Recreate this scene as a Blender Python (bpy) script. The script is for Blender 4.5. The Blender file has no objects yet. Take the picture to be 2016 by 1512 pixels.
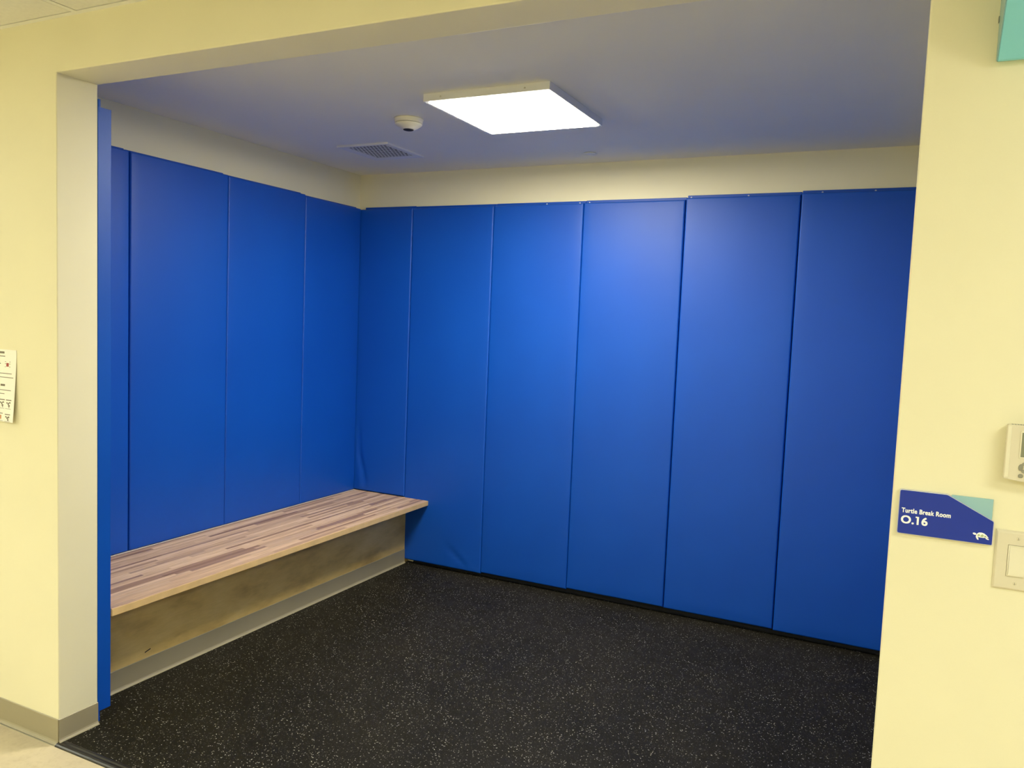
import bpy, bmesh, math, random
from mathutils import Vector, Matrix
random.seed(7)
sc = bpy.context.scene
col = sc.collection

# ------------------------------------------------------------------ dimensions (metres)
W, T, HT = 2.834, 0.167, 2.533          # opening width, front wall thickness, opening height
D, XL = 2.648, -0.613                    # pad faces: back wall (y), left wall (x)
PT = 0.055                               # pad thickness
HC, HH = 2.677, 2.722                    # room ceiling, hall ceiling
XR = 2.965                               # right wall plane of the room
FZ = -0.009                              # hall concrete lies 9 mm under the rubber floor
HX0, HX1, HY = -4.75, 7.45, -4.72        # hall extents

# ------------------------------------------------------------------ camera
YAW, PITCH, ROLL, F = 0.45320, -0.07746, 0.04041, 1573.76
cd = bpy.data.cameras.new('camera'); cam = bpy.data.objects.new('camera', cd); col.objects.link(cam)
fw = Vector((-math.sin(YAW)*math.cos(PITCH), math.cos(YAW)*math.cos(PITCH), math.sin(PITCH)))
rt = Vector((math.cos(YAW), math.sin(YAW), 0)); up = rt.cross(fw)
c_, s_ = math.cos(ROLL), math.sin(ROLL)
rt, up = rt*c_ + up*s_, up*c_ - rt*s_
m = Matrix((rt, up, -fw)).transposed().to_4x4(); m.translation = (2.8341, -1.9341, 1.6950)
cam.matrix_world = m
cd.sensor_width = 36; cd.lens = F*36/2016; cd.clip_start = 0.02
sc.camera = cam

# ------------------------------------------------------------------ world, exposure
w = bpy.data.worlds.new('world'); sc.world = w; w.use_nodes = True
w.node_tree.nodes['Background'].inputs[0].default_value = (1, .95, .85, 1)
w.node_tree.nodes['Background'].inputs[1].default_value = 0.05
sc.view_settings.view_transform = 'Standard'; sc.view_settings.look = 'None'
sc.view_settings.exposure = 0; sc.view_settings.gamma = 1; sc.view_settings.use_curve_mapping = False
ROOM_LAMP = 72.0                          # radiance of the room's ceiling panel
HALL_LAMP = 32.5                          # radiance of the hall's ceiling troffers
ROOM_COL = (1.0, .93, .75, 1)
HALL_COL = (.97, 1.0, .87, 1)

# ------------------------------------------------------------------ materials
def srgb(r, g, b):
    f = lambda v: (v/255/12.92) if v/255 <= .04045 else ((v/255+.055)/1.055)**2.4
    return (f(r), f(g), f(b), 1)
class NT:
    def __init__(s, name):
        s.m = bpy.data.materials.new(name); s.m.use_nodes = True
        s.t = s.m.node_tree; s.b = s.t.nodes['Principled BSDF']
    def n(s, typ, **kw):
        o = s.t.nodes.new(typ)
        for k, v in kw.items():
            if k.startswith('i_'):
                o.inputs[k[2:]].default_value = v
            else: setattr(o, k, v)
        return o
    def l(s, a, b): s.t.links.new(a, b)
    def math(s, op, a, b=None, c=None):
        o = s.n('ShaderNodeMath', operation=op)
        for i, v in enumerate((a, b, c)):
            if v is None: continue
            if isinstance(v, (int, float)): o.inputs[i].default_value = v
            else: s.l(v, o.inputs[i])
        return o.outputs[0]
    def ramp(s, fac, stops, interp='LINEAR'):
        o = s.n('ShaderNodeValToRGB'); r = o.color_ramp; r.interpolation = interp
        while len(r.elements) < len(stops): r.elements.new(.5)
        for e, (p, c) in zip(r.elements, stops): e.position = p; e.color = c
        s.l(fac, o.inputs[0]); return o.outputs[0]
    def mix(s, fac, a, b, blend='MIX'):
        o = s.n('ShaderNodeMix', data_type='RGBA', blend_type=blend)
        for sock, v in ((o.inputs[0], fac), (o.inputs[6], a), (o.inputs[7], b)):
            if isinstance(v, (int, float, tuple)): sock.default_value = v
            else: s.l(v, sock)
        return o.outputs[2]
    def coord(s): return s.n('ShaderNodeTexCoord').outputs['Object']
    def noise(s, scale, detail=3, vec=None, rough=.5):
        o = s.n('ShaderNodeTexNoise'); o.inputs['Scale'].default_value = scale
        o.inputs['Detail'].default_value = detail; o.inputs['Roughness'].default_value = rough
        s.l(vec if vec is not None else s.coord(), o.inputs['Vector']); return o.outputs['Fac']
    def scale(s, vec, v):
        o = s.n('ShaderNodeMapping'); o.inputs['Scale'].default_value = v; s.l(vec, o.inputs['Vector']); return o.outputs[0]
    def bump(s, h, strength, dist):
        o = s.n('ShaderNodeBump'); o.inputs['Strength'].default_value = strength; o.inputs['Distance'].default_value = dist
        s.l(h, o.inputs['Height']); s.l(o.outputs[0], s.b.inputs['Normal'])
def plain(name, c, rough=.5, metal=0., var=0., vscale=8., bump=0., bscale=300., spec=.5):
    n = NT(name); n.b.inputs['Roughness'].default_value = rough; n.b.inputs['Metallic'].default_value = metal
    n.b.inputs['Specular IOR Level'].default_value = spec
    if var:
        lo = tuple(x*(1-var) for x in c[:3])+(1,); hi = tuple(min(1, x*(1+var)) for x in c[:3])+(1,)
        n.l(n.ramp(n.noise(vscale), [(.3, lo), (.7, hi)]), n.b.inputs['Base Color'])
    else:
        rgb = n.n('ShaderNodeRGB'); rgb.outputs[0].default_value = c; n.l(rgb.outputs[0], n.b.inputs['Base Color'])
    if bump: n.bump(n.noise(bscale, 2), bump, .001)
    return n.m
def emit(name, c, strength):
    n = NT(name); n.b.inputs['Base Color'].default_value = (.8, .8, .8, 1)
    n.b.inputs['Emission Color'].default_value = c; n.b.inputs['Emission Strength'].default_value = strength
    return n.m

M = {}
M['paint'] = plain('cream_wall_paint', srgb(238, 232, 199), .55, var=.015, vscale=3, bump=.12, bscale=260, spec=.3)
M['ceil'] = plain('white_ceiling_paint', srgb(246, 243, 225), .8, var=.01, vscale=3, bump=.08, bscale=200, spec=.2)
M['tile'] = plain('ceiling_tile_fibre', srgb(232, 230, 220), .9, var=.03, vscale=60, bump=.3, bscale=500, spec=.2)
M['whitemetal'] = plain('white_enamel', srgb(236, 235, 228), .4)
M['base'] = plain('taupe_vinyl_base', srgb(160, 151, 124), .42, var=.03, vscale=5)
M['edge'] = plain('maple_edge_band', srgb(222, 190, 136), .35, var=.07, vscale=14)
M['black'] = plain('black_rubber', srgb(26, 25, 24), .36, spec=.6)
M['dark'] = plain('dark_void', srgb(24, 24, 26), .8)
M['cream'] = plain('ivory_plastic', srgb(232, 226, 200), .35)
M['cream2'] = plain('beige_plastic', srgb(222, 214, 188), .4)
M['steel'] = plain('painted_screw', srgb(200, 196, 180), .35, metal=.4)
M['scr'] = plain('bright_screw', srgb(215, 215, 220), .3, metal=.6)
M['navy'] = plain('navy_acrylic', srgb(6, 46, 160), .4)
M['aqua'] = plain('aqua_acrylic', srgb(150, 192, 198), .35)
M['clear'] = plain('pale_acrylic_edge', srgb(214, 216, 226), .2)
M['white'] = plain('white_print', srgb(255, 255, 255), .5)
M['sage'] = plain('sage_print', srgb(178, 192, 150), .5)
M['turq'] = plain('turquoise_panel', srgb(138, 218, 236), .45, var=.02, vscale=4)
M['lcd'] = plain('grey_green_lcd', srgb(132, 134, 112), .2)
M['button'] = plain('grey_button', srgb(142, 140, 122), .5)
M['paper'] = plain('white_paper', srgb(250, 247, 236), .8)
M['ink'] = plain('grey_ink', srgb(128, 120, 104), .8)
M['red'] = plain('red_ink', srgb(172, 84, 78), .8)
M['orange'] = plain('orange_ink', srgb(206, 150, 110), .8)
M['lens'] = emit('lit_diffuser', ROOM_COL, ROOM_LAMP)
def emit_hall(k):
    key = 'halllens%d' % round(k*100); M[key] = emit('lit_hall_diffuser', HALL_COL, HALL_LAMP*k); return key

def vinyl():
    n = NT('blue_vinyl'); co = n.coord()
    big = n.noise(1.6, 2, co)
    n.l(n.ramp(big, [(.3, srgb(2, 75, 179)), (.7, srgb(4, 81, 187))]), n.b.inputs['Base Color'])
    n.b.inputs['Roughness'].default_value = .47; n.b.inputs['Specular IOR Level'].default_value = .42
    fine = n.noise(900, 2, co); mid = n.noise(7, 2, co)
    h = n.math('ADD', n.math('MULTIPLY', fine, .12), n.math('MULTIPLY', mid, 1.3))
    n.bump(h, .5, .0016)
    return n.m
M['vinyl'] = vinyl()

def rubber_floor():
    n = NT('speckled_rubber'); co = n.coord()
    n.b.inputs['Specular IOR Level'].default_value = .12
    def flecks(scale, density, la, lb, seed):
        sh = n.n('ShaderNodeMapping'); sh.inputs['Location'].default_value = (seed, seed*1.7, 0); sh.inputs['Scale'].default_value = (scale, scale, 0.0)
        n.l(co, sh.inputs['Vector'])
        v = n.n('ShaderNodeTexVoronoi', voronoi_dimensions='2D', feature='F1'); v.inputs['Scale'].default_value = 1
        n.l(sh.outputs[0], v.inputs['Vector'])
        d = n.n('ShaderNodeVectorMath', operation='SUBTRACT'); n.l(sh.outputs[0], d.inputs[0]); n.l(v.outputs['Position'], d.inputs[1])
        cs = n.n('ShaderNodeSeparateColor'); n.l(v.outputs['Color'], cs.inputs[0])
        ro = n.n('ShaderNodeVectorRotate', rotation_type='Z_AXIS'); n.l(d.outputs[0], ro.inputs['Vector'])
        n.l(n.math('MULTIPLY', cs.outputs[0], 6.283), ro.inputs['Angle'])
        sp = n.n('ShaderNodeSeparateXYZ'); n.l(ro.outputs[0], sp.inputs[0])
        bend = n.math('MULTIPLY', n.math('MULTIPLY', sp.outputs[0], sp.outputs[0]), 1.2)
        a = n.math('LESS_THAN', n.math('ABSOLUTE', sp.outputs[0]), n.math('MULTIPLY', cs.outputs[1], la))
        b = n.math('LESS_THAN', n.math('ABSOLUTE', n.math('ADD', sp.outputs[1], bend)), lb)
        on = n.math('LESS_THAN', cs.outputs[2], density)
        val = n.math('MULTIPLY', n.math('MULTIPLY', a, b), on)
        bright = n.math('ADD', n.math('MULTIPLY', n.math('DIVIDE', cs.outputs[2], density), .8), .2)
        return n.math('MULTIPLY', val, bright)
    f1 = flecks(88, .34, .34, .105, 0.3)
    f2 = flecks(150, .40, .34, .11, 5.1)
    clump = n.noise(9, 3, co)
    cl = n.ramp(clump, [(.35, (.45, .45, .45, 1)), (.6, (1, 1, 1, 1))])
    basec = n.ramp(n.noise(2.2, 3, co), [(.3, srgb(25, 23, 15)), (.7, srgb(34, 31, 21))])
    c1 = n.mix(n.math('MULTIPLY', f2, .5), basec, srgb(150, 147, 138))
    c2 = n.mix(n.math('MULTIPLY', f1, cl), c1, srgb(216, 212, 198))
    n.l(c2, n.b.inputs['Base Color'])
    n.l(n.ramp(clump, [(.3, (.52, .52, .52, 1)), (.7, (.64, .64, .64, 1))]), n.b.inputs['Roughness'])
    n.bump(n.noise(420, 2, co), .25, .001)
    return n.m
M['rubber'] = rubber_floor()

def concrete():
    n = NT('polished_concrete'); co = n.coord()
    c = n.ramp(n.noise(5, 6, co, .65), [(.25, srgb(182, 168, 142)), (.5, srgb(197, 184, 156)), (.75, srgb(207, 194, 164))])
    sp = n.ramp(n.noise(60, 3, co), [(.5, (1, 1, 1, 1)), (.75, (.9, .89, .85, 1))])
    n.l(n.mix(1.0, c, sp, 'MULTIPLY'), n.b.inputs['Base Color']); n.b.inputs['Roughness'].default_value = .4
    return n.m
M['concrete'] = concrete()

def plywood():
    n = NT('varnished_plywood'); co = n.coord()
    v = n.scale(co, (1, 2.2, 5.5))
    c = n.ramp(n.noise(1.5, 4, v, .55), [(.28, srgb(196, 164, 98)), (.5, srgb(232, 200, 124)), (.72, srgb(244, 214, 140))])
    g = n.ramp(n.noise(30, 4, n.scale(co, (1, .6, 6))), [(.3, (.94, .93, .91, 1)), (.7, (1, 1, 1, 1))])
    n.l(n.mix(1.0, c, g, 'MULTIPLY'), n.b.inputs['Base Color']); n.b.inputs['Roughness'].default_value = .45
    return n.m
M['ply'] = plywood()

def butcher():
    n = NT('butcher_block_laminate'); co = n.coord()
    s = n.n('ShaderNodeSeparateXYZ'); n.l(co, s.inputs[0])
    v1 = n.n('ShaderNodeTexVoronoi', voronoi_dimensions='1D', feature='F1'); v1.inputs['Scale'].default_value = 1; v1.inputs['Randomness'].default_value = .75
    n.l(n.math('MULTIPLY', s.outputs[0], 46), v1.inputs['W'])
    r1 = n.n('ShaderNodeSeparateColor'); n.l(v1.outputs['Color'], r1.inputs[0])
    yy = n.math('ADD', n.math('MULTIPLY', s.outputs[1], 2.0), n.math('MULTIPLY', r1.outputs[0], 57.0))
    v2 = n.n('ShaderNodeTexVoronoi', voronoi_dimensions='1D', feature='F1'); v2.inputs['Scale'].default_value = 1; v2.inputs['Randomness'].default_value = .9
    n.l(yy, v2.inputs['W'])
    r2 = n.n('ShaderNodeSeparateColor'); n.l(v2.outputs['Color'], r2.inputs[0])
    k = n.math('FRACT', n.math('ADD', r2.outputs[1], n.math('MULTIPLY', r1.outputs[1], 7.0)))
    c = n.ramp(k, [(0, srgb(150, 116, 88)), (.14, srgb(174, 140, 108)), (.3, srgb(204, 170, 134)), (.55, srgb(222, 188, 148)), (.8, srgb(234, 202, 164)), (.95, srgb(160, 128, 104))])
    g = n.ramp(n.noise(26, 4, n.scale(co, (5, .22, 1))), [(.32, (.74, .70, .66, 1)), (.52, (1, 1, 1, 1))])
    n.l(n.mix(1.0, c, g, 'MULTIPLY'), n.b.inputs['Base Color'])
    n.b.inputs['Roughness'].default_value = .42
    return n.m
M['butcher'] = butcher()

# ------------------------------------------------------------------ mesh helpers
def mesh_obj(name, bm, mat, parent=None, smooth=False, loc=None, rot=None):
    me = bpy.data.meshes.new(name); bmesh.ops.recalc_face_normals(bm, faces=bm.faces[:]); bm.to_mesh(me); bm.free()
    return link(name, me, mat, parent, smooth, loc, rot)
def link(name, me, mat=None, parent=None, smooth=False, loc=None, rot=None):
    if mat is not None and not me.materials: me.materials.append(M[mat])
    if smooth:
        for p in me.polygons: p.use_smooth = True
    o = bpy.data.objects.new(name, me); col.objects.link(o)
    if parent: o.parent = parent
    if loc: o.location = loc
    if rot: o.rotation_euler = rot
    return o
def box(bm, x0, x1, y0, y1, z0, z1):
    v = [bm.verts.new((x, y, z)) for x in (x0, x1) for y in (y0, y1) for z in (z0, z1)]
    for f in ((0, 1, 3, 2), (4, 6, 7, 5), (0, 4, 5, 1), (2, 3, 7, 6), (0, 2, 6, 4), (1, 5, 7, 3)): bm.faces.new([v[i] for i in f])
def bbox(x0, x1, y0, y1, z0, z1, bev=0, seg=2):
    bm = bmesh.new(); box(bm, x0, x1, y0, y1, z0, z1)
    if bev: bmesh.ops.bevel(bm, geom=bm.edges[:], offset=bev, segments=seg, profile=.5, affect='EDGES')
    return bm
def prism(pts, y0, y1, bev=0, seg=2):
    """polygon pts (x,z) extruded from y0 to y1"""
    bm = bmesh.new(); a = [bm.verts.new((x, y0, z)) for x, z in pts]; b = [bm.verts.new((x, y1, z)) for x, z in pts]
    bm.faces.new(a); bm.faces.new(b[::-1]); n = len(pts)
    for i in range(n): bm.faces.new((a[i], a[(i+1) % n], b[(i+1) % n], b[i]))
    if bev:
        bmesh.ops.recalc_face_normals(bm, faces=bm.faces[:])
        bmesh.ops.bevel(bm, geom=bm.edges[:], offset=bev, segments=seg, profile=.5, affect='EDGES')
    return bm
def lathe(prof, seg=40):
    """profile (r,z) turned about Z"""
    bm = bmesh.new(); rings = []
    for r, z in prof:
        rings.append([bm.verts.new((r*math.cos(2*math.pi*i/seg), r*math.sin(2*math.pi*i/seg), z)) for i in range(seg)] if r > 1e-6 else [bm.verts.new((0, 0, z))])
    for A, B in zip(rings, rings[1:]):
        for i in range(seg):
            j = (i+1) % seg
            q = [A[i % len(A)], A[j % len(A)], B[j % len(B)], B[i % len(B)]]
            q = list(dict.fromkeys(q))
            if len(q) > 2: bm.faces.new(q)
    return bm
def sweep(path, normals, prof):
    """profile (out,z) carried along an XY path; normals give the outward offset at each path point"""
    bm = bmesh.new(); rows = []
    for (x, y), (nx, ny) in zip(path, normals):
        rows.append([bm.verts.new((x+nx*o, y+ny*o, z)) for o, z in prof])
    n = len(prof)
    for A, B in zip(rows, rows[1:]):
        for i in range(n): bm.faces.new((A[i], A[(i+1) % n], B[(i+1) % n], B[i]))
    bm.faces.new(rows[0]); bm.faces.new(rows[-1][::-1])
    return bm
def empty(name, loc=(0, 0, 0), rz=0.):
    o = bpy.data.objects.new(name, None); o.empty_display_size = .05; col.objects.link(o)
    o.location = loc; o.rotation_euler = (0, 0, rz); return o
def tag(o, label, cat, group=None):
    o['label'] = label; o['category'] = cat
    if group: o['group'] = group
    return o
def struct(o, label=None):
    o['kind'] = 'structure'
    if label: o['label'] = label
    return o

# ------------------------------------------------------------------ the setting
struct(mesh_obj('floor_hall', bbox(HX0, HX1, HY, -0.018, FZ-.1, FZ), 'concrete'), 'beige polished concrete floor of the hall')
struct(mesh_obj('floor_room', bbox(XL-PT, XR, 0.018, D+PT, FZ-.1, 0), 'rubber'), 'black rubber floor with pale flecks in the padded room')
# transition strip along the front edge of the rubber
st = sweep([(.002, 0), (W, 0)], [(0, -1), (0, -1)], [(-.019, FZ-.02), (-.019, .0005), (-.010, .001), (-.004, -.0015), (0, -.0005), (.006, .0002), (.012, -.001), (.017, -.004), (.0195, -.0085), (.0195, FZ-.02)])
struct(mesh_obj('trim_1', st, 'black', smooth=False), 'black rubber edge strip between the concrete and the flecked floor')

front = prism([(HX0, FZ-.02), (0, FZ-.02), (0, HT), (W, HT), (W, FZ-.02), (HX1, FZ-.02), (HX1, HH+.08), (HX0, HH+.08)], 0, T)
bmesh.ops.recalc_face_normals(front, faces=front.faces[:])
es = [e for e in front.edges if all(-.001 < v.co.x < W+.001 and v.co.z < HT+.001 for v in e.verts)]
es = [e for e in es if abs(e.verts[0].co.y-e.verts[1].co.y) < 1e-6 and min(v.co.z for v in e.verts) > -1]
bmesh.ops.bevel(front, geom=es, offset=.004, segments=3, profile=.5, affect='EDGES')
struct(mesh_obj('wall_front', front, 'paint'), 'cream yellow front wall with a wide cased opening')
XW, YW = XL-PT, D+PT
struct(mesh_obj('wall_left', bbox(XW-.1, XW, T, YW+.1, FZ-.02, HC+.1), 'paint'))
struct(mesh_obj('wall_back', bbox(XW, XR+.1, YW, YW+.1, FZ-.02, HC+.1), 'paint'))
struct(mesh_obj('wall_right', bbox(XR, XR+.1, T, YW, FZ-.02, HC+.1), 'paint'))
struct(mesh_obj('ceiling_room', bbox(XW, XR, T, YW, HC, HC+.1), 'ceil'), 'flat white ceiling of the padded room')
struct(mesh_obj('wall_hall_far', bbox(HX0, HX1, HY-.1, HY, FZ-.02, HH+.08), 'paint'))
struct(mesh_obj('wall_hall_left', bbox(HX0-.1, HX0, HY-.1, T, FZ-.02, HH+.08), 'paint'))
struct(mesh_obj('wall_hall_right', bbox(HX1, HX1+.1, HY-.1, T, FZ-.02, HH+.08), 'paint'))

# hall ceiling: deck, grid bars, one lay-in tile per cell
TX, TY, P = .130, -.45, .61
hc = struct(mesh_obj('ceiling_hall', bbox(HX0, HX1, HY, 0, HH+.06, HH+.1), 'dark'), 'suspended tile ceiling of the hall')
xs = [HX0] + [TX+P*k for k in range(-8, 12) if HX0+.1 < TX+P*k < HX1-.1] + [HX1]
ys = [0] + [TY-P*k for k in range(8) if TY-P*k > HY+.1] + [HY]
g = bmesh.new()
for i, x in enumerate(xs):
    hw = .012
    a, b = (x, x+.022) if i == 0 else (x-.022, x) if i == len(xs)-1 else (x-hw, x+hw)
    bar = bbox(a, b, HY, 0, HH, HH+.004); 
    mesh_obj('grid_bar', bar, 'whitemetal', hc)
for i, y in enumerate(ys):
    a, b = (-.022, 0) if i == 0 else (HY, HY+.022) if i == len(ys)-1 else (y-.012, y+.012)
    bar = bbox(HX0, HX1, a, b, HH+.0002, HH+.0042); mesh_obj('grid_bar', bar, 'whitemetal', hc)
g.free()
troffers = [(3.79, 5.01, -1.67, -1.06, 'lit hall troffer out of frame near the right wall', .54), (-3.53, -2.92, -1.67, -.45, 'lit hall troffer out of frame near the left wall', .9),
            (3.79, 5.01, -3.50, -2.89, 'unseen troffer added far behind to the right for bounce light', .6), (-2.92, -1.70, -3.50, -2.89, 'unseen troffer added far behind to the left for bounce light', 1.1),  # rear pair added, unseen, to bounce more light onto the header
            (.74, 1.96, -3.50, -2.89, 'unseen troffer added behind the viewpoint to lift the floor bounce', 1.0)]  # added fill panel, unseen, raises the bounce off the hall floor
tile_cache = {}
for i in range(len(xs)-1):
    for j in range(len(ys)-1):
        x0, x1, y1, y0 = xs[i], xs[i+1], ys[j], ys[j+1]
        cxm, cym = (x0+x1)/2, (y0+y1)/2
        if any(a < cxm < b and c < cym < d for a, b, c, d, _, _k in troffers): continue
        e0 = .0265 if i == 0 else .0165; e1 = .0265 if i == len(xs)-2 else .0165
        f1 = .0265 if j == 0 else .0165; f0 = .0265 if j == len(ys)-2 else .0165
        sx, sy = round(x1-e1-x0-e0, 3), round(y1-f1-y0-f0, 3)
        if (sx, sy) not in tile_cache:
            bm = bbox(-sx/2, sx/2, -sy/2, sy/2, 0, .016); me = bpy.data.meshes.new('ceiling_tile'); bmesh.ops.recalc_face_normals(bm, faces=bm.faces[:]); bm.to_mesh(me); bm.free(); tile_cache[(sx, sy)] = me
        link('ceiling_tile', tile_cache[(sx, sy)], 'tile', hc, loc=(x0+e0+sx/2, y0+f0+sy/2, HH+.001))

# vinyl cove bases
def cove(z0, z1):
    return [(0, z0), (.0135, z0), (.0135, z0+.0015), (.009, z0+.0035), (.0055, z0+.0075), (.0035, z0+.013), (.0032, z1-.0015), (.0015, z1), (0, z1)]
struct(mesh_obj('baseboard_left', sweep([(HX0, 0), (0, 0)], [(0, -1), (1*0.25, -1)], cove(FZ, .090)), 'base'), 'taupe vinyl base along the hall wall left of the opening')
struct(mesh_obj('baseboard_jamb', sweep([(0, 0), (0, T)], [(1, -.25), (1, 0)], cove(0, .090)), 'base'), 'taupe vinyl base on the reveal left of the opening')
struct(mesh_obj('baseboard_right', sweep([(W, 0), (HX1, 0)], [(0, -1), (0, -1)], cove(FZ, .090)), 'base'))
struct(mesh_obj('baseboard_back', sweep([(-.13, YW), (XR, YW)], [(0, -1), (0, -1)], cove(0, .06)), 'dark'))

# ------------------------------------------------------------------ wall pads
def edges_list(w, r, n):
    e = [0, .08*r, .25*r, .5*r, .75*r, r]
    inner = [r+(w-2*r)*i/n for i in range(1, n)]
    return e + inner + [w-x for x in reversed(e)]
def pad_mesh(w, h, th=PT, r=.009, puff=.0025, wr=None, nx=10, nz=24):
    bm = bmesh.new(); X = edges_list(w, r, nx); Z = edges_list(h, r, nz)
    gfun = lambda e: math.sqrt(max(0, 1-(1-min(1, e/r))**2))
    def depth(x, z):
        ex, ez = min(x, w-x), min(z, h-z)
        d = th-r-puff + r*min(gfun(ex), gfun(ez), 1) + puff*(math.sin(math.pi*x/w)**.6*math.sin(math.pi*z/h)**.25 if 0 < x < w and 0 < z < h else 0)
        if wr: d += wr(x, z)*min(1, min(ex, ez)/.02+.25)
        return d
    gr = [[bm.verts.new((x, -depth(x, z), z)) for z in Z] for x in X]
    for i in range(len(X)-1):
        for j in range(len(Z)-1): bm.faces.new((gr[i][j], gr[i+1][j], gr[i+1][j+1], gr[i][j+1]))
    rim = [gr[i][0] for i in range(len(X))] + [gr[-1][j] for j in range(1, len(Z))] + [gr[i][-1] for i in range(len(X)-2, -1, -1)] + [gr[0][j] for j in range(len(Z)-2, 0, -1)]
    back = [bm.verts.new((v.co.x, 0, v.co.z)) for v in rim]
    n = len(rim)
    bm.normal_update()
    for f in bm.faces: f.smooth = True
    for i in range(n): bm.faces.new((rim[i], back[i], back[(i+1) % n], rim[(i+1) % n]))
    bm.faces.new(back)
    return bm
screw_me = None
def screw(parent, x, z, y):
    global screw_me
    if screw_me is None:
        bm = lathe([(0, .002), (.003, .0016), (.0048, .0004), (.005, 0)], 10); screw_me = bpy.data.meshes.new('screw'); bm.to_mesh(screw_me); bm.free()
    link('screw', screw_me, 'scr', parent, True, (x, y, z), (math.pi/2, 0, 0))
def pad(label, loc, rz, w, z0, z1, ztop, wr=None, nx=10, nz=24, screws=(), bottom=False, th=PT, fx=-.0005, r=.009, group='blue vinyl wall pads'):
    """a cushion from z0 to z1 with its backing flange showing up to ztop"""
    root = tag(empty('wall_pad', (loc[0], loc[1], z0), rz), label, 'wall pad', group)
    mesh_obj('cushion', pad_mesh(w, z1-z0, th, r, wr=wr, nx=nx, nz=nz), 'vinyl', root)
    fl = mesh_obj('top_flange', bbox(fx, w+.0005, -.011, -.0005, z1-z0-.02, ztop-z0, .003), 'vinyl', root)
    for s in screws: screw(fl, s, ztop-z0-.012, -.0112)
    if bottom: mesh_obj('bottom_flange', bbox(.004, w-.002, -.012, -.0005, -z0+.004, .02, .003), 'vinyl', root)
    return root

def crease(x, z, ax, az, bx, bz, amp, wid):
    dx, dz = bx-ax, bz-az; L2 = dx*dx+dz*dz; t = max(0, min(1, ((x-ax)*dx+(z-az)*dz)/L2))
    d = math.hypot(x-ax-t*dx, z-az-t*dz); s = math.sin(math.pi*min(1, max(0, t*.9+.05)))
    return amp*s*math.exp(-(d/wid)**2)
# back wall
SEAM = [-.193, .422, 1.034, 1.655, 2.281, XR-.003]
GAP = [.0012, .0015, .002, .004, .004]
ZF = [2.450, 2.447, 2.448, 2.450, 2.460, 2.466]
def wr_corner(x, z):
    return (crease(x, z, .03, .75-.47, .10, .46-.46+.02, -.010, .012) + crease(x, z, .02, .60-.47, .055, .01, .007, .008) + crease(x, z, .015, .5, .045, .12, -.007, .012))
def wr_two(x, z):
    return (crease(x, z, .34, .15, .52, .035, -.009, .016) + crease(x, z, .40, .13, .58, .015, .007, .014) + crease(x, z, .50, .06, .60, .03, -.006, .012)
            + crease(x, z, .585, .22, .60, .02, -.003, .02))
def wr_dimple(x, z): return crease(x, z, .02, 1.93, .05, 1.90, -.003, .02) + crease(x, z, .05, 1.95, .12, 1.965, .0015, .02)
pad('narrow blue wall pad in the corner, ending above the wooden bench top', (XW+.001, YW-.0003, 0), 0, SEAM[0]-XW-.0015, .4605, 2.431, ZF[0], lambda x, z: wr_corner(x-PT, z), 30, 90, fx=.056)
names = ['blue wall pad on the back wall beside the bench end, wrinkled at lower right',
         'blue wall pad on the back wall, second full-height one from the bench',
         'blue wall pad in the middle of the back wall, brightly lit below the ceiling light',
         'blue wall pad on the back wall, second from the right front wall',
         'rightmost blue wall pad on the back wall, beside the yellow front wall']
for i, nm in enumerate(names):
    a, b = SEAM[i]+GAP[i], SEAM[i+1]
    zb = (.026, .034, .041, .038, .032)[i]
    pad(nm, (a, YW-.0003, 0), 0, b-a, zb, ZF[i+1]-.019, ZF[i+1], (wr_two if i == 0 else wr_dimple if i == 2 else None),
        34 if i == 0 else 12, 110 if i == 0 else 40, ((), (.35, .57), (.02,), (.02, .34,), (.10, .36))[i])
# left wall (face towards +X)
LY = [.2295, .795, 1.432, 2.075, D-.001]
ln = ['blue wall pad on the left wall, mostly hidden behind the left jamb of the opening',
      'blue wall pad on the left wall, second counted from the left jamb',
      'blue wall pad on the left wall, third counted from the left jamb',
      'blue wall pad on the left wall, next to the back corner above the bench']
for i, nm in enumerate(ln):
    a, b = LY[i]+(.006 if i == 1 else .0012), LY[i+1]
    zt = (2.464, 2.461, 2.456, 2.447)[i]
    pad(nm, (XW, a, 0), math.pi/2, b-a, .4605, zt-.012, zt, nx=12, nz=36)
# inner side of the front wall, left of the opening (faces +Y): its edge shows past the jamb
pad('blue wall pad seen edge-on just behind the left jamb of the opening', (.001, T+.0005, 0), math.pi, .60, .050, 2.453, 2.483, bottom=True, th=.061, r=.004)
# right wall (faces -X)
RY = [T+.002, .80, 1.41, 2.02, D-.001]
for i in range(4):
    pad('blue wall pad on the right side wall hidden behind the yellow front wall', (XR, RY[i+1], 0), -math.pi/2, RY[i+1]-RY[i]-.002, .028, 2.43, 2.46, nx=6, nz=8, th=.05)

# ------------------------------------------------------------------ bench
XB, XF, HB = -.176, .006, .459
be = tag(empty('bench', (XB, 1.4, 0)), 'long built-in bench with a striped wood-look top along the left wall', 'bench')
y0, y1 = T+.0625, D-.0008
o = lambda n, bm, mt, **k: mesh_obj(n, bm, mt, be, loc=(-XB, -1.4, 0), **k)
o('top_panel', bbox(XW+.001, XF-.004, y0, y1, HB-.031, HB), 'butcher')
eb = bbox(XF-.004, XF, y0, y1, HB-.031, HB-.0004, .0012)
e_ = o('edge_band', eb, 'edge'); e_['label'] = 'pale maple edge strip along the bench front'
o('front_panel', bbox(XB-.018, XB, y0, YW-.002, .0, HB-.0312), 'ply')
vb = sweep([(XB, y0), (XB, D+.002)], [(1, 0), (1, 0)], cove(0.0002, .097))
o('caulk_bead', bbox(XL-.004, XL+.0025, y0, y1, HB-.0005, HB+.0012), 'whitemetal')
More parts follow.
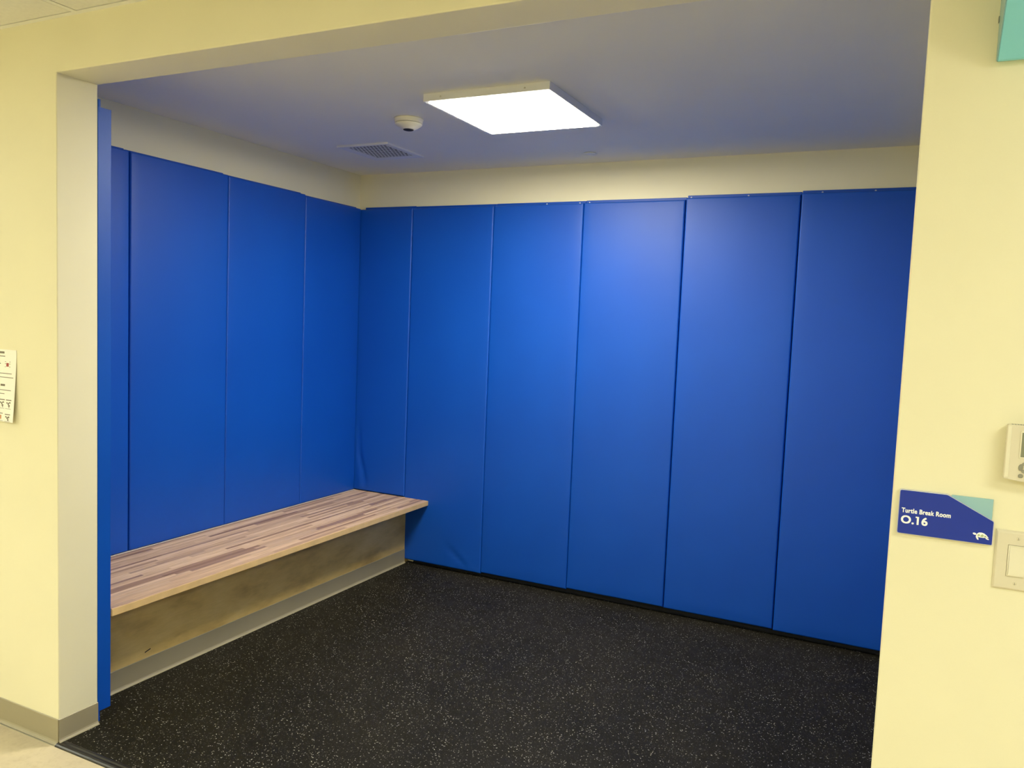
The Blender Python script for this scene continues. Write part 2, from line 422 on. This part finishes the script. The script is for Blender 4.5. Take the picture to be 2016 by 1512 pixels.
b_ = o('cove_base', vb, 'base'); b_['label'] = 'taupe vinyl base at the foot of the bench front'
sc_ = bbox(XB-.0002, XB+.0006, .535, .566, .1255, .1305, .0004)
for v in sc_.verts: v.co.z += (v.co.y-.55)*.25
o('scratch', sc_, 'dark')

# ------------------------------------------------------------------ room ceiling fixtures
lx0, lx1, ly0, ly1, lh = .863, 1.468, 1.109, 1.738, .033
lamp = tag(empty('ceiling_light', ((lx0+lx1)/2, (ly0+ly1)/2, HC)), 'square white surface-mounted LED panel glowing on the room ceiling', 'ceiling light')
hx, hy = (lx1-lx0)/2, (ly1-ly0)/2
fr = bmesh.new()
for a in ((-hx, hx, -hy, -hy+.018), (-hx, hx, hy-.016, hy), (-hx, -hx+.020, -hy+.018, hy-.016), (hx-.016, hx, -hy+.018, hy-.016)): box(fr, *a, -lh, -.0005)
f_ = mesh_obj('frame', fr, 'whitemetal', lamp)
mesh_obj('diffuser', bbox(-hx+.0202, hx-.0162, -hy+.0182, hy-.0162, -lh-.004, -lh+.010, .002), 'lens', lamp)
sm = lathe([(0, .0012), (.003, .001), (.0045, 0)], 10); sme = bpy.data.meshes.new('screw'); sm.to_mesh(sme); sm.free()
for x in (-.215, .19): link('screw', sme, 'steel', f_, True, (x, -hy-.0002, -.018), (math.pi/2, 0, 0))

sd = tag(empty('smoke_detector', (.552, 1.462, HC)), 'round off-white smoke detector on the ceiling beside the light panel', 'smoke detector')
mesh_obj('base_ring', lathe([(0, -.0005), (.073, -.0005), (.073, -.006), (.0695, -.007), (.0695, -.0195), (.066, -.0215), (0, -.0215)], 48), 'cream', sd, True)
mesh_obj('body', lathe([(.058, -.0235), (.0660, -.0238), (.0675, -.0265), (.0650, -.0310), (.0480, -.0425), (.0350, -.0495), (.0270, -.0520), (0, -.0520)], 48), 'cream', sd, True)
mesh_obj('groove', lathe([(.0610, -.0210), (.0610, -.0240)], 40), 'dark', sd, True)
mesh_obj('sensor_cap', lathe([(.0262, -.0515), (.0250, -.0545), (.020, -.0560), (0, -.0562)], 32), 'dark', sd, True)

vx0, vx1, vy0, vy1 = -.217, .143, 1.868, 2.250
vt = tag(empty('ceiling_vent', ((vx0+vx1)/2, (vy0+vy1)/2, HC)), 'square white perforated air grille on the ceiling near the back left corner', 'vent')
vhx, vhy, ihx, ihy = (vx1-vx0)/2, (vy1-vy0)/2, .132, .148
bm = bmesh.new()
rings = []
for hx_, hy_, z in ((vhx, vhy, -.0003), (vhx, vhy, -.009), (vhx-.004, vhy-.004, -.011), (ihx+.004, ihy+.004, -.006), (ihx, ihy, -.0055), (ihx, ihy, -.0003)):
    rings.append([bm.verts.new((sx*hx_, sy*hy_, z)) for sx, sy in ((-1, -1), (1, -1), (1, 1), (-1, 1))])
for A, B in zip(rings, rings[1:]):
    for i in range(4): bm.faces.new((A[i], A[(i+1) % 4], B[(i+1) % 4], B[i]))
mesh_obj('frame', bm, 'whitemetal', vt)
mesh_obj('backing', bbox(-ihx, ihx, -ihy, ihy, -.0012, -.0004), 'dark', vt)
bm = bmesh.new(); n = 11                      # staggered slots punched in a thin sheet
px, py = 2*ihx/n, 2*ihy/n
for j in range(n):                           # webs between the rows, then short bridges inside each row
    y = -ihy+j*py
    box(bm, -ihx, ihx, y-.0030 if j else y, y+.0030, -.005, -.0035)
    for i in range(n+1):
        x = -ihx+(i+(.5 if j % 2 else 0))*px
        if x < ihx: box(bm, max(-ihx, x-.0034), min(ihx, x+.0034), y+.0030, y+py-.0030, -.005, -.0035)
box(bm, -ihx, ihx, ihy-.003, ihy, -.005, -.0035)
pl = mesh_obj('perforated_face', bm, 'whitemetal', vt)

sp = tag(mesh_obj('sprinkler_cover', lathe([(0, -.0005), (.034, -.0005), (.034, -.004), (.041, -.004), (.042, -.005), (.041, -.0062), (.02, -.0066), (0, -.0067)], 40), 'ceil', None, True, (1.140, 2.440, HC)), 'small flat round sprinkler cover plate on the ceiling near the back wall', 'sprinkler cover')

# ------------------------------------------------------------------ hall troffers: front pair inferred from shadows, rear three added for bounce
for a, b, c, d, lab, gain in troffers:
    t = tag(empty('hall_ceiling_light', ((a+b)/2, (c+d)/2, HH)), lab, 'ceiling light')
    X, Y = (b-a)/2-.013, (d-c)/2-.013
    bm = bmesh.new()
    for q in ((-X, X, -Y, -Y+.02), (-X, X, Y-.02, Y), (-X, -X+.02, -Y+.02, Y-.02), (X-.02, X, -Y+.02, Y-.02)): box(bm, *q, .0045, .05)
    mesh_obj('frame', bm, 'whitemetal', t)
    mesh_obj('diffuser', bbox(-X+.0202, X-.0202, -Y+.0202, Y-.0202, .010, .03), emit_hall(gain), t)

# ------------------------------------------------------------------ room sign
sg = tag(empty('room_sign', (2.848, 0, 1.269)), 'navy room sign reading Turtle Break Room O.16 on the right wall', 'sign')
SW, SH, ST = .181, .097, .011
mesh_obj('aqua_plate', bbox(.10, SW-.004, -.0045, -.0003, .040, SH-.001, .0006), 'aqua', sg)
outl = [(0, .0035), (.0008, .0012), (.0035, 0), (SW-.0012, 0), (SW, .0012), (SW, .0485), (SW-.0007, .0505), (SW-.002, .0516), (.0935, SH-.0008), (.0905, SH), (.003, SH), (.0008, SH-.001), (0, SH-.003)]
mesh_obj('edge_layer', prism(outl, -ST+.0012, -.0003), 'clear', sg)
ins = [(SW/2+(x-SW/2)*.986, SH/2+(z-SH/2)*.975) for x, z in outl]
mesh_obj('navy_face', prism(ins, -ST, -ST+.0013), 'navy', sg)
def text(name, body, x0, x1, z0, z1, off, mat, parent, y, track=1.0, bold=.0003):
    cu = bpy.data.curves.new(name, 'FONT'); cu.body = body; cu.size = 1; cu.offset = off; cu.extrude = 0; cu.space_character = track; cu.resolution_u = 4
    ob = bpy.data.objects.new(name, cu); col.objects.link(ob)
    bpy.context.view_layer.update()
    me = bpy.data.meshes.new_from_object(ob.evaluated_get(bpy.context.evaluated_depsgraph_get()))
    col.objects.unlink(ob); bpy.data.objects.remove(ob)
    xa = min(v.co.x for v in me.vertices); xb = max(v.co.x for v in me.vertices)
    ya = min(v.co.y for v in me.vertices); yb = max(v.co.y for v in me.vertices)
    # flat print: the glyphs are laid down nine times with tiny shifts to give them a bold stroke
    bm = bmesh.new(); fx, fz = bold, bold*.8; k = 0
    for dx in (-1, 0, 1):
        for dz in (-1, 0, 1):
            vs = [bm.verts.new((x0+fx+(v.co.x-xa)/(xb-xa)*(x1-x0-2*fx)+dx*fx, y-.0004-k*.00001, z0+fz+(v.co.y-ya)/(yb-ya)*(z1-z0-2*fz)+dz*fz)) for v in me.vertices]
            for p in me.polygons: bm.faces.new([vs[i] for i in p.vertices])
            k += 1
    bpy.data.meshes.remove(me)
    return mesh_obj(name, bm, mat, parent)
text('room_name', 'Turtle Break Room', .0065, .101, .0470, .0575, .006, 'white', sg, -ST, 1.08, .00034)
text('room_number', 'O.16', .0065, .0585, .0232, .0412, .006, 'white', sg, -ST, 1.05, .0006)
one_x = [v.co.x for v in bpy.data.objects['room_number'].data.vertices if .033 < v.co.x < .0425 and v.co.z > .036]
if one_x:
    xa_, xb_ = min(one_x), max(one_x)
    mesh_obj('numeral_flag', prism([(xa_+.0005, .0411), (xa_-.0026, .0411), (xa_-.0026, .0381), (xa_+.0005, .0381)], -ST-.0005, -ST), 'white', bpy.data.objects['room_number'])
bd = bmesh.new()
def dot(bm, x, z, r, y):
    v0 = bm.verts.new((x, y-r*.7, z)); ring = [bm.verts.new((x+r*math.cos(a*math.pi/3), y, z+r*math.sin(a*math.pi/3))) for a in range(6)]
    for i in range(6): bm.faces.new((v0, ring[i], ring[(i+1) % 6]))
cells = [(1, 1, 0, 0, 1, 1), (1, 0, 1, 0, 1, 0), (0, 0, 1, 1, 1, 1), (1, 0, 0, 0, 0, 0), (1, 1, 0, 1, 0, 0)]
for i, cc in enumerate(cells):
    for k, onv in enumerate(cc):
        if onv: dot(bd, .008+i*.0052+(k//3)*.0021, .0150-(k % 3)*.0021, .0006, -ST)
mesh_obj('braille', bd, 'navy', sg, True)
# sea turtle emblem
def flat(pts, y, th=.0007): return prism(pts, y-th, y)
def ell(cx, cz, a, b, rot, n=20):
    return [(cx+a*math.cos(t)*math.cos(rot)-b*math.sin(t)*math.sin(rot), cz+a*math.cos(t)*math.sin(rot)+b*math.sin(t)*math.cos(rot)) for t in (2*math.pi*i/n for i in range(n))]
tx, tz = .160, .0185
tu = mesh_obj('turtle_emblem', flat([(tx-.0100, tz-.0010), (tx-.0085, tz+.0030), (tx-.0050, tz+.0058), (tx, tz+.0064), (tx+.0050, tz+.0050), (tx+.0095, tz+.0015), (tx+.0132, tz-.0032), (tx+.0080, tz-.0034), (tx+.0030, tz-.0042), (tx-.0030, tz-.0042), (tx-.0078, tz-.0032)], -ST), 'white', sg)
tu['label'] = 'small white sea turtle emblem'
mesh_obj('head', flat(ell(tx-.0128, tz+.0022, .0034, .0021, -.25), -ST), 'white', tu)
mesh_obj('flipper', flat(ell(tx-.0075, tz-.0058, .0046, .0017, -1.05), -ST), 'white', tu)
mesh_obj('flipper', flat(ell(tx+.0108, tz-.0056, .0034, .0013, -.35), -ST), 'white', tu)
for pts in ([(-.0076, .0005), (-.0052, .0032), (-.0022, .0008), (-.0042, -.0022), (-.0066, -.0020)], [(-.0012, .0012), (.0018, .0034), (.0044, .0006), (.0030, -.0026), (-.0020, -.0028)],
            [(.0056, .0008), (.0074, .0012), (.0094, -.0020), (.0046, -.0024)]):
    mesh_obj('shell_plate', flat([(tx+a, tz+b) for a, b in pts], -ST-.0007, .0004), 'sage', tu)

# ------------------------------------------------------------------ light switch
swx, swz = 3.0345, 1.1795
sw = tag(empty('light_switch', (swx, 0, swz)), 'ivory rocker light switch plate beside the navy room sign', 'light switch')
pw, ph = .0805, .125
bm = bmesh.new(); R_ = []
for ins_, y in ((0, -.0003), (0, -.002), (.0035, -.0062), (.005, -.0066)):
    R_.append([bm.verts.new((x, y, z)) for x, z in ((ins_, ins_), (pw-ins_, ins_), (pw-ins_, ph-ins_), (ins_, ph-ins_))])
ox0, ox1, oz0, oz1 = .0232, .0572, .0292, .0958
R_.append([bm.verts.new((x, -.0066, z)) for x, z in ((ox0, oz0), (ox1, oz0), (ox1, oz1), (ox0, oz1))])
R_.append([bm.verts.new((x, -.0003, z)) for x, z in ((ox0, oz0), (ox1, oz0), (ox1, oz1), (ox0, oz1))])
for A, B in zip(R_, R_[1:]):
    for i in range(4): bm.faces.new((A[i], A[(i+1) % 4], B[(i+1) % 4], B[i]))
mesh_obj('plate', bm, 'cream2', sw)
fb = bmesh.new()
for q in ((ox0+.0006, ox1-.0006, oz0+.0006, oz0+.003), (ox0+.0006, ox1-.0006, oz1-.003, oz1-.0006), (ox0+.0006, ox0+.003, oz0+.003, oz1-.003), (ox1-.003, ox1-.0006, oz0+.003, oz1-.003)):
    box(fb, q[0], q[1], -.0082, -.001, q[2], q[3])
mesh_obj('bezel', fb, 'cream', sw)
a0, a1, b0, b1 = ox0+.0033, ox1-.0033, oz0+.0033, oz1-.0033; bmid = (b0+b1)/2
rk = bmesh.new(); A = [rk.verts.new(p) for p in ((a0, -.0112, b0), (a0, -.0092, bmid), (a0, -.0074, b1), (a0, -.001, b1), (a0, -.001, b0))]
B = [rk.verts.new((a1, v.co.y, v.co.z)) for v in A]
rk.faces.new(A); rk.faces.new(B[::-1])
for i in range(5): rk.faces.new((A[i], A[(i+1) % 5], B[(i+1) % 5], B[i]))
mesh_obj('rocker', rk, 'cream', sw)
for z in (.0155, .1100):
    s1 = mesh_obj('screw', lathe([(0, .0016), (.0022, .0013), (.0032, .0003), (.0032, 0)], 16), 'cream2', sw, True, (pw/2, -.0066, z), (math.pi/2, 0, 0))
    mesh_obj('slot', bbox(-.0005, .0005, -.0026, .0026, .0012, .0018), 'button', s1)

# ------------------------------------------------------------------ thermostat
th = tag(empty('thermostat', (3.0355, 0, 1.4145)), 'beige wall thermostat with grey display above the light switch, cut by the frame edge', 'thermostat')
TW, TH_ = .125, .113
mesh_obj('back_plate', bbox(.0015, TW-.0015, -.012, -.0003, .001, TH_-.003, .0015), 'cream2', th)
out = [(0, .003), (.0015, .0015)] + [(TW*i/12, .0015-.0055*math.sin(math.pi*i/12)) for i in range(1, 12)] + [(TW-.0015, .0015), (TW, .003), (TW, TH_-.002), (TW-.002, TH_), (.002, TH_), (0, TH_-.002)]
body = prism(out, -.028, -.012, .0014)
mesh_obj('cover', body, 'cream2', th)
mesh_obj('left_ridge', bbox(.0012, .0085, -.0292, -.0275, .004, TH_-.003, .0007), 'cream', th)
vs = bmesh.new()
for i in range(22): box(vs, .008+i*.005, .011+i*.005, -.026, -.015, TH_-.0004, TH_+.0006)
mesh_obj('top_vents', vs, 'button', th)
sb = bmesh.new(); dx0, dx1, dz0, dz1 = .0245, .100, .046, .1005
for q in ((dx0, dx1, dz0, dz0+.0022), (dx0, dx1, dz1-.0022, dz1), (dx0, dx0+.0022, dz0+.0022, dz1-.0022), (dx1-.0022, dx1, dz0+.0022, dz1-.0022)): box(sb, q[0], q[1], -.0295, -.0275, q[2], q[3])
mesh_obj('display_bezel', sb, 'cream', th)
mesh_obj('display', bbox(dx0+.0022, dx1-.0022, -.0284, -.0275, dz0+.0022, dz1-.0022), 'lcd', th)
def button(cx, cz, a, b, rot):
    p = mesh_obj('button', prism(ell(cx, cz, a, b, rot, 18), -.0300, -.0275, .0006), 'button', th)
button(.0292, .0268, .0068, .0042, 1.5); button(.0365, .0345, .0058, .0038, .1); button(.0440, .0268, .0068, .0042, 1.6); button(.0365, .0190, .0058, .0038, -.1)
button(.0302, .0095, .0046, .0042, 0); button(.0430, .0090, .0046, .0042, 0)

# ------------------------------------------------------------------ turquoise wedge panel high on the right
wp = tag(empty('wedge_panel', (2.963, 0, 2.26)), 'turquoise wedge-shaped panel projecting from the wall at the top right corner', 'panel')
prof = [(-.0003, .004), (-.018, 0), (-.022, .0015), (-.185, .140), (-.187, .146), (-.182, .150), (-.0003, .300)]
def wedge(x0, x1, pr):
    bm = bmesh.new(); A = [bm.verts.new((x0, y, z)) for y, z in pr]; B = [bm.verts.new((x1, y, z)) for y, z in pr]
    bm.faces.new(A); bm.faces.new(B[::-1]); n = len(pr)
    for i in range(n): bm.faces.new((A[i], A[(i+1) % n], B[(i+1) % n], B[i]))
    return bm
mesh_obj('body', wedge(.001, .46, prof), 'turq', wp)
mesh_obj('end_cap', wedge(-.0012, .0008, [(-.0004, .006), (-.017, .002), (-.180, .142), (-.178, .147), (-.0004, .296)]), 'aqua', wp)
mesh_obj('clip', bbox(-.0035, -.0012, -.010, -.002, .080, .092, .0006), 'button', wp)

# ------------------------------------------------------------------ paper notice on the left wall
po = tag(empty('paper_notice', (-.242, 0, 1.508)), 'white printed paper notice taped to the wall at the left edge, curling at the bottom', 'notice')
PW, PH = .216, .281
def psurf(u, v, lift=0.):
    """u from right edge leftward, v from top downward (metres) -> point"""
    k = max(0, v-.02)/(PH-.02)
    y = -.0012-.017*k**1.3*(1-.35*u/PW) - lift
    return Vector((-u, y, -v))
def patch(name, u0, u1, v0, v1, mat, lift, parent, nu=2, nv=2, th=.0003):
    bm = bmesh.new(); g_ = []
    for i in range(nu+1):
        g_.append([bm.verts.new(psurf(u0+(u1-u0)*i/nu, v0+(v1-v0)*j/nv, lift)) for j in range(nv+1)])
    fs = [bm.faces.new((g_[i][j], g_[i+1][j], g_[i+1][j+1], g_[i][j+1])) for i in range(nu) for j in range(nv)]
    r = bmesh.ops.extrude_face_region(bm, geom=fs)
    for v in r['geom']:
        if isinstance(v, bmesh.types.BMVert): v.co.y += th
    return mesh_obj(name, bm, mat, parent)
sheet = patch('sheet', 0, PW, 0, PH, 'paper', 0, po, 10, 24)
def mk(cx0, cx1, cy0, cy1, mat='ink', name='print_mark'):
    # marks given in sheet millimetres: from the right edge and from the top
    patch(name, cx0/1000, cx1/1000, cy0/1000, cy1/1000, mat, .0004, sheet, 1, 1, .0002)
mk(74, 190, 8, 16); mk(70, 200, 25, 28)
mk(46, 61, 52, 66, 'red')
for a, b, c, d in ((36, 43, 54, 56), (36, 42, 46, 48), (36, 42, 66, 68), (64, 70, 54, 56), (64, 70, 46, 48), (64, 70, 66, 68)): mk(a, b, c, d)
mk(96, 118, 54, 57); mk(102, 112, 46, 66, 'orange')
mk(25, 190, 92, 94.5); mk(14, 195, 107, 109.5); mk(102, 180, 119, 121.5)
mk(64, 92, 135, 143); mk(25, 190, 157, 159.5); mk(65, 190, 171, 173.5); mk(95, 190, 181, 184)
for x0 in (18, 60, 104):
    mk(x0, x0+34, 194, 197.5); mk(x0, x0+36, 229, 230.2)
    for a, b, c, d in ((4, 14, 203, 208), (14, 22, 206, 214), (8, 18, 214, 221), (24, 30, 204, 210), (10, 14, 221, 226)): mk(x0+a, x0+b, c, d)
mk(20, 54, 250, 253.5); mk(20, 54, 278, 279.2)
for a, b, c, d in ((24, 32, 258, 265), (32, 42, 261, 269), (28, 36, 269, 276), (43, 50, 258, 264)): mk(a, b, c, d)
mk(68, 96, 248, 251); mk(76, 96, 256, 272, 'orange'); mk(64, 100, 277, 278)
